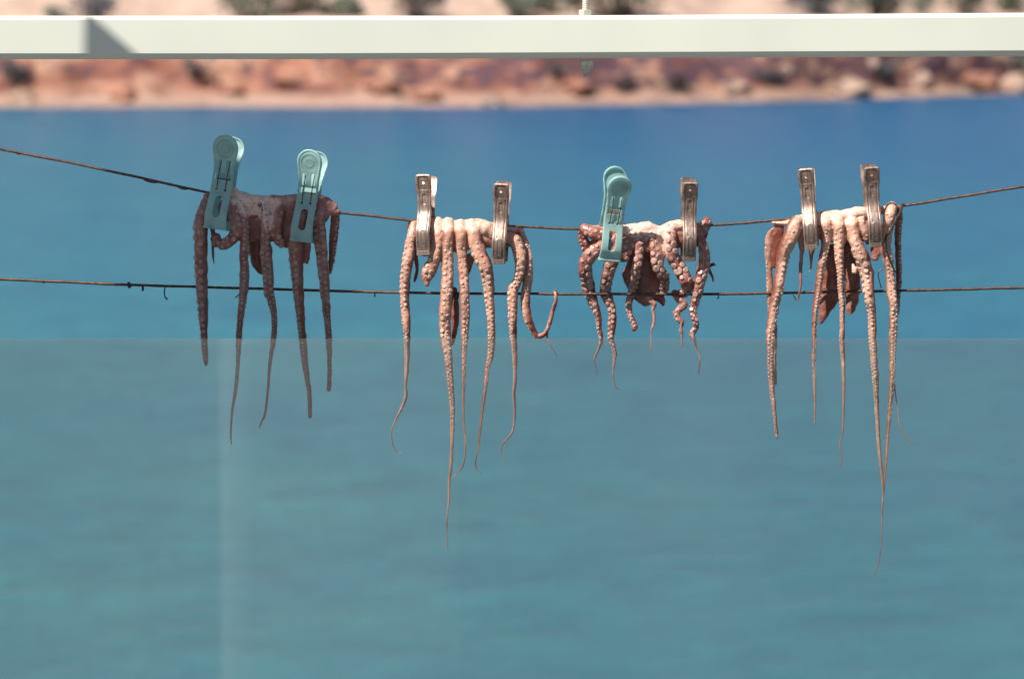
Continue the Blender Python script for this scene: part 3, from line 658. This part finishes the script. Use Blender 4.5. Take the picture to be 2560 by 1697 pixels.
# ---- third octopus
o3 = [
 arm([(1456, 566, 11, -4), (1470, 578, 15), (1490, 584, 16), (1512, 588, 14)], -14, 0, sk=.34),
 arm([(1455, 572, 11, 2), (1458, 595, 13, 8), (1464, 618, 12, 10), (1470, 636, 9, 10)], 8, -20, pale=.1, sk=.3),
 arm([(1490, 590, 10, 6), (1488, 610, 12, 6), (1486, 630, 10, 6)], 6, 0, suck=False, pale=.1),
 arm([(1512, 612, 13, -16), (1494, 622, 16, -24), (1478, 635, 19, -26), (1465, 655, 18.5, -22), (1463, 676, 18, -12), (1468, 701, 17, 4), (1475, 731, 16, 16), (1487, 762, 12, 16), (1496, 792, 8.5, 14), (1499, 823, 7, 12), (1503, 843, 6, 12), (1503, 853, 5, 12), (1496, 874, 3, 12), (1486, 898, 2, 12), (1489, 915, 1.3, 12), (1493, 939, .9, 12)], -14, (0, 0, -15, -60, -70, -60), sk=.42),
 arm([(1560, 600, 15, -14), (1545, 630, 18, -24), (1530, 650, 18, -24), (1522, 678, 16, -18), (1516, 701, 15, -4), (1513, 731, 14, 16), (1519, 746, 14, 16), (1528, 765, 11.5, 15), (1531, 785, 10.5, 14), (1531, 813, 10, 12), (1528, 843, 8, 12), (1533, 864, 6, 12), (1538, 884, 5.6, 12), (1536, 900, 4.4, 12), (1534, 915, 3.2, 12), (1533, 935, 2, 12), (1538, 966, 1.4, 12), (1549, 974, 1, 12)], -10, (0, 5, -5, -35, -25, -25), sk=.46),
 arm([(1585, 572, 13, -10), (1578, 600, 16, -20), (1566, 632, 15, -24), (1556, 650, 12, -22)], -22, 0, sk=.36),
 arm([(1600, 575, 13, -10), (1598, 600, 13.5), (1597, 633, 13), (1592, 667, 12.5), (1589, 690, 12.5, -16), (1584, 715, 11.5, 4), (1580, 733, 10, 14), (1574, 748, 9, 14), (1573, 772, 8, 12), (1577, 792, 7, 10), (1584, 806, 7.5, 8), (1588, 818, 8, 6), (1582, 824, 6, 4)], -24, (0, 0, 0, -20, -40), sk=.48),
 arm([(1632, 580, 13, -10), (1634, 600, 13), (1638, 633, 14.5), (1645, 667, 15.5), (1657, 690, 14.5, -18), (1662, 715, 12, 2), (1658, 735, 9, 14)], -26, (0, 5, 0), sk=.44),
 arm([(1676, 565, 15, -8), (1676, 598, 16), (1680, 633, 17), (1689, 655, 17.5), (1703, 678, 18.5), (1714, 701, 17.5), (1718, 720, 14, -10), (1712, 732, 11, 10), (1696, 733, 9, 14)], -26, (0, 5, 10), sk=.42),
 arm([(1684, 729, 9, 14), (1694, 743, 10, 10), (1708, 757, 9.5, 4), (1710, 765, 9, 2), (1698, 774, 9, 4), (1691, 782, 9, 4), (1696, 796, 8.5, 2), (1705, 806, 6.5, 0), (1704, 818, 4.2, 0), (1702, 826, 5, 0), (1705, 836, 3.4, 0), (1705, 850, 2.2, 0), (1705, 866, 1.8, 0)], 4, (-20, -60, -80), sk=.36, pale=.35),
 arm([(1755, 600, 11, -8), (1758, 618, 13), (1761, 644, 15), (1758, 667, 16), (1749, 701, 15), (1743, 735, 13), (1735, 762, 11), (1732, 782, 9.2), (1737, 800, 9), (1741, 813, 8.3), (1735, 827, 8), (1729, 839, 6), (1736, 848, 4.2), (1739, 864, 2.6), (1747, 884, 2.2), (1750, 900, 1.9), (1748, 921, 1.4), (1745, 935, .8)], -22, (-10, 15, 10, -20, -30), sk=.44),
 arm([(1738, 590, 14, -6), (1752, 575, 16, -12), (1764, 560, 15, -8), (1770, 548, 11, -2)], -10, 0, sk=.38),
 arm([(1745, 612, 12, 8), (1756, 596, 10, 8), (1762, 580, 10, 6)], 8, 0, suck=False, pale=-.2),
 arm([(1760, 662, 6, 0), (1776, 664, 4.6, 0), (1784, 660, 4.2, 0), (1788, 663, 2.2, 0)], 0, 0, suck=False, pale=-.1),
 arm([(1770, 668, 4.6, 0), (1776, 682, 4, 0), (1781, 692, 3, 0), (1783, 704, 2, 0)], 0, 0, suck=False, pale=-.1),
 arm([(1619, 742, 6, 10), (1626, 750, 7, 6), (1637, 762, 7, 4), (1632, 773, 4.4, 4), (1635, 788, 4.2, 4), (1635, 806, 3.6, 4), (1630, 822, 2.8, 4), (1628, 832, 1, 4), (1628, 851, .5, 4), (1628, 862, 1.6, 4), (1626, 879, .8, 4)], 4, 0, suck=False, pale=.5),
 # ridge, webs, mantle
 arm([(1462, 572, 9, 2), (1500, 576, 13, 2), (1550, 574, 15, 2), (1590, 572, 15, 0), (1620, 570, 16, 0), (1650, 578, 13, 0), (1685, 566, 16, 0), (1720, 566, 14, 0), (1752, 568, 10, 2)], 0, 0, suck=False, pale=.9, ry=1.4),
 arm([(1540, 600, 24, -12), (1580, 602, 28, -16), (1630, 605, 28, -18), (1680, 600, 26, -16), (1720, 598, 18, -8)], -8, 0, suck=False, pale=.25, ry=.3),
 arm([(1658, 575, 11, -18), (1657, 605, 10, -20), (1656, 640, 8, -18), (1655, 662, 4, -16)], -18, 0, suck=False, pale=1.0, ry=.6),
 arm([(1565, 568, 10, -12), (1595, 582, 12, -18), (1615, 600, 9, -18)], -16, 0, suck=False, pale=1.0, ry=.6),
 arm([(1600, 630, 30, 12), (1605, 670, 42, 20), (1608, 710, 46, 22), (1612, 745, 30, 20), (1610, 762, 10, 18)], 18, 0, suck=False, pale=.2, ry=.4),
 arm([(1580, 660, 10, 14), (1566, 688, 14, 18), (1560, 697, 6, 18)], 16, 0, suck=False, pale=.1, ry=.4),
 arm([(1640, 735, 16, 18), (1655, 752, 10, 18), (1658, 764, 4, 18)], 18, 0, suck=False, pale=.1, ry=.5),
]
build_octopus(2, (1620, 570), o3, 'reddish octopus with short curled arms, hung by one green and one metal peg',
   patches=[(1605, 567, 55, 24, 1.8, .9), (1656, 600, 14, 60, 1.7, .9), (1690, 560, 34, 18, 1.7, .85)])

# ---- fourth octopus
o4 = [
 arm([(1935, 572, 7, 6), (1924, 590, 9, 10), (1921, 620, 9.5, 10), (1923, 671, 8.5, 10), (1925, 722, 8.5, 8), (1928, 770, 9, 6), (1938, 830, 6, 4), (1937, 900, 5, 0), (1939, 960, 4, -6)], 8, -80, sk=.34, pale=.35),
 arm([(2000, 550, 16, -6), (1987, 566, 20), (1976, 594, 20), (1964, 620, 17.5), (1957, 645, 15.5), (1951, 683, 14), (1946, 722, 13.2), (1937, 755, 13.5), (1932, 786, 13), (1926, 832, 11), (1926, 878, 9.5), (1927, 924, 8.5), (1930, 970, 7), (1935, 1015, 6), (1939, 1061, 4.6), (1942, 1085, 4.6), (1942, 1096, 2.2)], -26, (30, 42, 20, -30, -35), start=.07),
 arm([(2004, 575, 8, -6), (2001, 595, 9), (2004, 620, 7.5), (2003, 645, 5.2), (2001, 671, 4.6), (2002, 709, 3), (1998, 734, 2), (1993, 751, 1.8), (1982, 737, 1)], -8, -20, suck=False),
 arm([(2030, 610, 9), (2029, 628, 7.5), (2028, 645, 4), (2027, 671, 2), (2023, 682, .9)], -6, 0, suck=False, pale=.2),
 arm([(2060, 540, 13, -6), (2064, 560, 14), (2066, 590, 14), (2062, 620, 11.5), (2057, 645, 11), (2051, 683, 10), (2046, 722, 9), (2041, 755, 8.2), (2037, 786, 7.5), (2035, 850, 6.6), (2035, 924, 5), (2037, 992, 3.3), (2037, 1061, 1.8)], -26, (5, 35, 38, 0, 0), start=.05),
 arm([(2092, 538, 14, -6), (2096, 560, 15), (2098, 600, 15), (2098, 640, 12.5), (2102, 683, 10), (2103, 722, 8.7), (2105, 755, 7.6), (2106, 809, 6.6), (2105, 850, 7), (2108, 901, 6), (2109, 924, 5.2), (2109, 1015, 3), (2106, 1084, 2), (2100, 1107, 2), (2102, 1130, 1.1), (2106, 1153, 1), (2097, 1167, .7)], -30, (0, -30, -35, -15, 0), start=.05),
 arm([(2128, 535, 15, -6), (2131, 565, 16), (2136, 590, 16.5), (2145, 620, 18), (2157, 648, 19.5), (2167, 683, 17), (2171, 722, 15), (2175, 750, 13), (2180, 786, 11), (2182, 850, 10), (2187, 924, 9), (2190, 970, 7.2), (2192, 1015, 6.2), (2197, 1107, 5), (2201, 1153, 4), (2206, 1199, 3), (2208, 1236, 2.6), (2206, 1268, 2), (2204, 1337, 1.3), (2197, 1406, 1), (2185, 1436, .6)], -28, (-25, -35, -35, -25, -10), start=.04),
 arm([(2150, 545, 13, -14), (2158, 575, 13, -18), (2166, 600, 11, -18)], -18, -10, sk=.34),
 arm([(2231, 512, 13, -4), (2228, 522, 16, -14), (2223, 543, 15), (2220, 569, 13.5), (2217, 600, 12), (2218, 625, 12), (2222, 650, 12.5), (2225, 683, 12.3), (2228, 722, 12), (2232, 755, 12.5), (2234, 786, 12), (2232, 850, 10), (2231, 901, 8.5), (2230, 947, 7.5), (2225, 1015, 6.3), (2218, 1107, 4.2), (2215, 1153, 3.5), (2211, 1199, 3), (2209, 1230, 2)], -24, (0, 5, 15, 25, 30), start=.0),
 arm([(2247, 516, 8, 2), (2248, 545, 9, 8), (2244, 594, 9, 10), (2246, 645, 8, 10), (2247, 696, 7.5, 8), (2244, 747, 6.5, 6), (2244, 786, 4.8, 2)], 8, 60, sk=.36, pale=.1),
 arm([(2235, 960, 4, -18), (2238, 980, 2, -18), (2245, 1025, 1.5, -18), (2249, 1061, 1.9, -18), (2259, 1084, 1.2, -18), (2282, 1112, .5, -18)], -18, 0, suck=False, pale=.3),
 arm([(2083, 620, 22, 10), (2080, 680, 28, 18), (2076, 735, 25, 20), (2064, 772, 16, 18), (2056, 795, 10, 16), (2051, 810, 4, 14)], 16, 0, suck=False, pale=.12, ry=.6),
 arm([(2120, 610, 13, 6), (2124, 650, 17, 14), (2131, 700, 20, 18), (2131, 747, 18, 18), (2126, 775, 12, 16), (2120, 785, 5, 14)], 14, 0, suck=False, pale=.15, ry=.6),
 arm([(2132, 660, 3, -16), (2135, 674, 7, -18), (2136, 682, 7, -18)], -18, 0, suck=False, pale=1.2),
 arm([(2203, 720, 1.2, -10), (2196, 690, 1, -10), (2199, 676, .9, -10), (2206, 671, .8, -10)], -10, 0, suck=False, pale=.1),
 # ridge and webs
 arm([(1930, 556, 4, 2), (1965, 558, 7, 0), (1995, 551, 13, 0), (2040, 545, 16, 0), (2075, 543, 17, 0), (2110, 541, 17, 0), (2150, 534, 18, 0), (2190, 530, 13, 2), (2225, 520, 9, 4)], 0, 0, suck=False, pale=.9, ry=1.4),
 arm([(2040, 572, 24, -14), (2075, 578, 28, -20), (2110, 578, 28, -22), (2150, 572, 28, -18), (2190, 570, 20, -10)], -8, 0, suck=False, pale=.45, ry=.3),
 arm([(1948, 560, 13, 4), (1945, 590, 15, 4), (1940, 630, 10, 4), (1936, 670, 5, 4)], 4, 0, suck=False, pale=-.05, ry=.25),
 arm([(2185, 590, 16, -6), (2190, 625, 14, -8), (2186, 650, 9, -10)], -6, 0, suck=False, pale=.2, ry=.4),
 arm([(2200, 610, 14, -6), (2212, 635, 10, -8), (2216, 665, 7, -10)], -6, 0, suck=False, pale=.2, ry=.4),
]
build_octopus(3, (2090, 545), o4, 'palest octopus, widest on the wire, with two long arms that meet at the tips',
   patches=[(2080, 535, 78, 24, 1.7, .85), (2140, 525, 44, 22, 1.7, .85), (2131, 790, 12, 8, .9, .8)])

# ------------------------------------------------------------------ pegs
def plate(sdf, x0, x1, z0, z1, step, front, thick, hfun, mirror=False, inner=lambda u, v: 0):
    """marching squares over sdf(u, v) < 0, bent to y = -front(v) and embossed by hfun -> mesh (mm in, m out)"""
    nx = int((x1 - x0) / step) + 1; nz = int((z1 - z0) / step) + 1
    g = [[sdf(x0 + i * step, z0 + j * step) for i in range(nx)] for j in range(nz)]
    pts = []; idx = {}; polys = []
    def vid(key, p):
        if key not in idx: idx[key] = len(pts); pts.append(p)
        return idx[key]
    for j in range(nz - 1):
        for i in range(nx - 1):
            c = [(i, j), (i + 1, j), (i + 1, j + 1), (i, j + 1)]; val = [g[b][a] for a, b in c]
            if all(v >= 0 for v in val): continue
            poly = []
            for k in range(4):
                (a, b), va = c[k], val[k]; (a2, b2), vb = c[(k + 1) % 4], val[(k + 1) % 4]
                if va < 0: poly.append(vid((a, b), (x0 + a * step, z0 + b * step)))
                if (va < 0) != (vb < 0):
                    t = va / (va - vb); key = ((min(a, a2), min(b, b2), max(a, a2), max(b, b2)))
                    poly.append(vid(key, (x0 + (a + (a2 - a) * t) * step, z0 + (b + (b2 - b) * t) * step)))
            if len(poly) >= 3: polys.append(tuple(poly))
    n = len(pts); V = []; gr = []
    sg = 1 if mirror else -1
    for (u, v) in pts:
        h, q = hfun(u, v); V.append((u / 1000, sg * (front(v, u) + h) / 1000, v / 1000)); gr.append(q)
    for (u, v) in pts: V.append((u / 1000, sg * (front(v, u) - thick - inner(u, v)) / 1000, v / 1000)); gr.append(0)
    edges = {}
    for p in polys:
        for k in range(len(p)): edges[(p[k], p[(k + 1) % len(p)])] = 1
    F = list(polys) + [tuple(reversed([i + n for i in p])) for p in polys]
    for (a, b) in edges:
        if (b, a) not in edges: F.append((b, a, a + n, b + n))
    if mirror: F = [tuple(reversed(f)) for f in F]
    me = bpy.data.meshes.new('arm'); me.from_pydata(V, [], F); me.update()
    k = len(polys)
    me.polygons.foreach_set('use_smooth', [i < 2 * k for i in range(len(F))])
    at = me.attributes.new('grime', 'FLOAT', 'POINT'); at.data.foreach_set('value', gr)
    try: me.shade_auto_smooth
    except Exception: pass
    return me
def rrect(u, v, cu, cv, hu, hv, r):
    a = abs(u - cu) - hu + r; b = abs(v - cv) - hv + r
    return math.hypot(max(a, 0), max(b, 0)) + min(max(a, b), 0) - r
def sstep(x, a, b):
    t = max(0, min(1, (x - a) / (b - a))); return t * t * (3 - 2 * t)
def lerp_tab(tab, v):
    for (a, x), (b, y) in zip(tab, tab[1:]):
        if v <= b: t = (v - a) / (b - a); t = t * t * (3 - 2 * t); return x + (y - x) * t
    return tab[-1][1]
# metal peg, 84 mm long, origin at the jaw end
def m_out(u, v):
    hw = lerp_tab([(0, 7.1), (30, 7.2), (62, 7.5), (67, 8.4), (84, 8.4)], v)
    d = abs(u) - hw
    d = max(d, rrect(u, v, 0, 42, 8.6, 42, 4.2) if v > 60 else max(-v, abs(u) - hw))
    hole = math.hypot(u, v - 75) - 1.35
    return max(d, -hole)
def m_h(u, v):
    hw = lerp_tab([(0, 7.1), (30, 7.2), (62, 7.5), (67, 8.4), (84, 8.4)], v)
    h = 0; q = 0
    e = min(hw - abs(u), 84 - v); h -= 1.1 * (1 - sstep(e, 0, 1.3))           # edges folded back
    a = rrect(u, v, 0, 74.5, 5.2, 7.0, 2); h -= .8 * (1 - sstep(a, -.6, .3)); q = max(q, math.exp(-(a / .55) ** 2) * .75)
    b = rrect(u, v, 0, 58, 1.9, 5.2, 1.2); h -= .7 * (1 - sstep(b, -.5, .3)); q = max(q, math.exp(-(b / .5) ** 2) * .65)
    c = abs(abs(u) - 4.7) if 6 < v < 66 else 9; h -= .55 * math.exp(-(c / .55) ** 2); q = max(q, .6 * math.exp(-(c / .5) ** 2))
    d = abs(rrect(u, v, 0, 17, 2.3, 9, 1.6)) if v > 8 else 9; h += .5 * math.exp(-(d / .6) ** 2); q = max(q, .4 * math.exp(-((d - .8) / .4) ** 2))
    f = abs(v - 5.2) if abs(u) < 5 else 9; h -= .5 * math.exp(-(f / .5) ** 2); q = max(q, .5 * math.exp(-(f / .5) ** 2))
    return h, q
m_gap = [(0, 14.5), (22, 19.5), (48, 9.5), (60, 10.5), (84, 17)]
m_front = plate(m_out, -9.1, 9.1, -.7, 84.8, .6, lambda v, u: lerp_tab(m_gap, v), 1.0, m_h)
m_back = plate(m_out, -9.1, 9.1, -.7, 84.8, .6, lambda v, u: lerp_tab(m_gap, v), 1.0, m_h, True)
def coil(z, r, hw, wr, turns):
    V, F = [], []; pts = []
    for i in range(turns * 14 + 1):
        a = 2 * math.pi * i / 14; pts.append((-hw + 2 * hw * i / (turns * 14), r * math.cos(a), z + r * math.sin(a), wr))
    tube(V, F, pts, 6); return V, F
V, F = coil(.052, .0055, .0045, .0009, 5); m_spring = mesh('spring', V, F)
# green plastic peg, 100 mm
def g_hw(v): return lerp_tab([(0, 12.6), (3, 12.4), (4, 11.9), (40, 11.3), (66, 10.8), (76, 12.0), (84, 13.3), (101, 13.3)], v)
def g_out(u, v):
    d = abs(u) - g_hw(v)
    if v > 86: d = math.hypot(u, v - 86.5) - 13.3
    d = max(d, -v)
    holes = min(rrect(u, v, 0, 24, 4.0, 11.6, 4.0), rrect(u, v, -5.0, 67.5, 2.1, 6.5, 1.2), rrect(u, v, 4.6, 67.5, 2.2, 6.5, 1.2),
                rrect(u, v, 0, 55.8, 9.3, 3.0, .6), math.hypot(u + 4.6, v - 42) - 1.5, math.hypot(u - 4.6, v - 42) - 1.5)
    return max(d, -holes)
def g_h(u, v):
    h = 0; q = 0
    e = (13.3 - math.hypot(u, v - 86.5)) if v > 86 else g_hw(v) - abs(u)
    h -= .8 * (1 - sstep(e, 0, .9))
    if v > 62: h += .9 * sstep(2.4 - e, 0, .8)                                 # raised rim of the thumb pad
    a = math.hypot(u, v - 85); h -= .5 * sstep(9 - a, 0, .8); q = max(q, .45 * math.exp(-((a - 8.8) / .6) ** 2), .12 if a < 8 else 0)
    b = abs(a - 4.2); h += .35 * math.exp(-(b / .5) ** 2); q = max(q, .4 * math.exp(-((a - 4.9) / .4) ** 2))
    if v < 3: h += 1.6 * (1 - sstep(v, 1.6, 3))
    return h, q
g_gap = [(0, 16.5), (14, 20), (48, 11), (62, 11.5), (100, 22)]
gf = lambda v, u: lerp_tab(g_gap, v)
def g_in(u, v):
    e = (13.3 - math.hypot(u, v - 86.5)) if v > 86 else g_hw(v) - abs(u)
    return 2.2 * (1 - sstep(e, 1.5, 2.2)) if v > 45 else 0
g_front = plate(g_out, -14.2, 14.2, -.8, 100.6, .7, gf, 2.0, g_h, False, g_in)
def g_out_b(u, v):
    return g_out(u, v) if not (51 < v < 60 or v > 60) else (abs(u) - g_hw(v) if v <= 86 else math.hypot(u, v - 86.5) - 13.3)
g_back = plate(g_out_b, -14.2, 14.2, -.8, 100.6, .7, gf, 2.0, g_h, True, g_in)
V, F = coil(.0505, .0035, .0075, .0008, 7)
for s_ in (-1, 1):
    for u0, u1 in ((-4.6, -4.9), (4.6, 4.7)):
        pts = []
        for v in (41.5, 42, 43, 46, 50, 54, 58, 62, 66, 70, 73):
            k = (v - 42) / 31; yy = gf(v, 0) + (1.3 if v > 43 else -1.0) - (0 if v < 60 else (v - 60) * .33)
            pts.append(((u0 + (u1 - u0) * k + 1.1 * max(0, k)) / 1000, s_ * yy / 1000, v / 1000, .00055))
        tube(V, F, pts, 6)
g_spring = mesh('spring', V, F)
def make_peg(green):
    e = empty('clothes_peg')
    a, b, c = (g_front, g_back, g_spring) if green else (m_front, m_back, m_spring)
    m = M['green'] if green else M['steel']
    link('front_arm', a, m, e); link('back_arm', b, m, e); link('spring', c, M['spring'], e)
    return e
def copy_peg(src):
    c = src.copy(); COL.objects.link(c)
    for ch in src.children:
        d = ch.copy(); COL.objects.link(d); d.parent = c
    return c
protos = {}
def place_peg(green, top, bot, yaw, pitch, sc, dep, lab):
    e = copy_peg(protos[green]) if green in protos else make_peg(green)
    protos.setdefault(green, e)
    gap0 = (.0165 if green else .0145)
    a = P(bot[0], bot[1], (dep) * PXM - gap0); lean = math.atan2(top[0] - bot[0], bot[1] - top[1])
    rot = Matrix.Rotation(lean, 4, 'Y') @ Matrix.Rotation(R(pitch), 4, 'X') @ Matrix.Rotation(R(-yaw), 4, 'Z')
    e.matrix_world = Matrix.Translation(a) @ rot @ Matrix.Diagonal((sc, sc, sc, 1)) @ Matrix.Translation((0, gap0, 0))
    tag(e, lab, 'clothes peg', 'green plastic pegs' if green else 'worn metal pegs')
    return e
place_peg(True, (569, 337), (536, 573), 8, -4, .985, -14, 'green peg farthest left, tilted right, on the left end of the darkest octopus')
place_peg(True, (778, 375), (752, 605), 9, -4, .965, -14, 'green peg on the right end of the darkest octopus')
place_peg(True, (1550, 447), (1523, 653), -9, 12, .93, -16, 'green peg with its back handle showing above, on the reddish octopus')
place_peg(False, (1058, 437), (1058, 638), 11, -6, 1.0, -16, 'metal peg on the left end of the pink octopus')
place_peg(False, (1253, 459), (1246, 660), 5, 2, 1.0, -16, 'metal peg with bright hole on the right end of the pink octopus')
place_peg(False, (1724, 459), (1723, 653), -2, 6, .99, -16, 'brownish metal peg on the right end of the reddish octopus, beside a green one')
place_peg(False, (2013, 423), (2029, 623), 6, -2, 1.0, -16, 'metal peg leaning left on the left end of the palest octopus')
place_peg(False, (2176, 421), (2190, 618), -2, 3, 1.0, -16, 'metal peg at the far right, on the right part of the palest octopus')
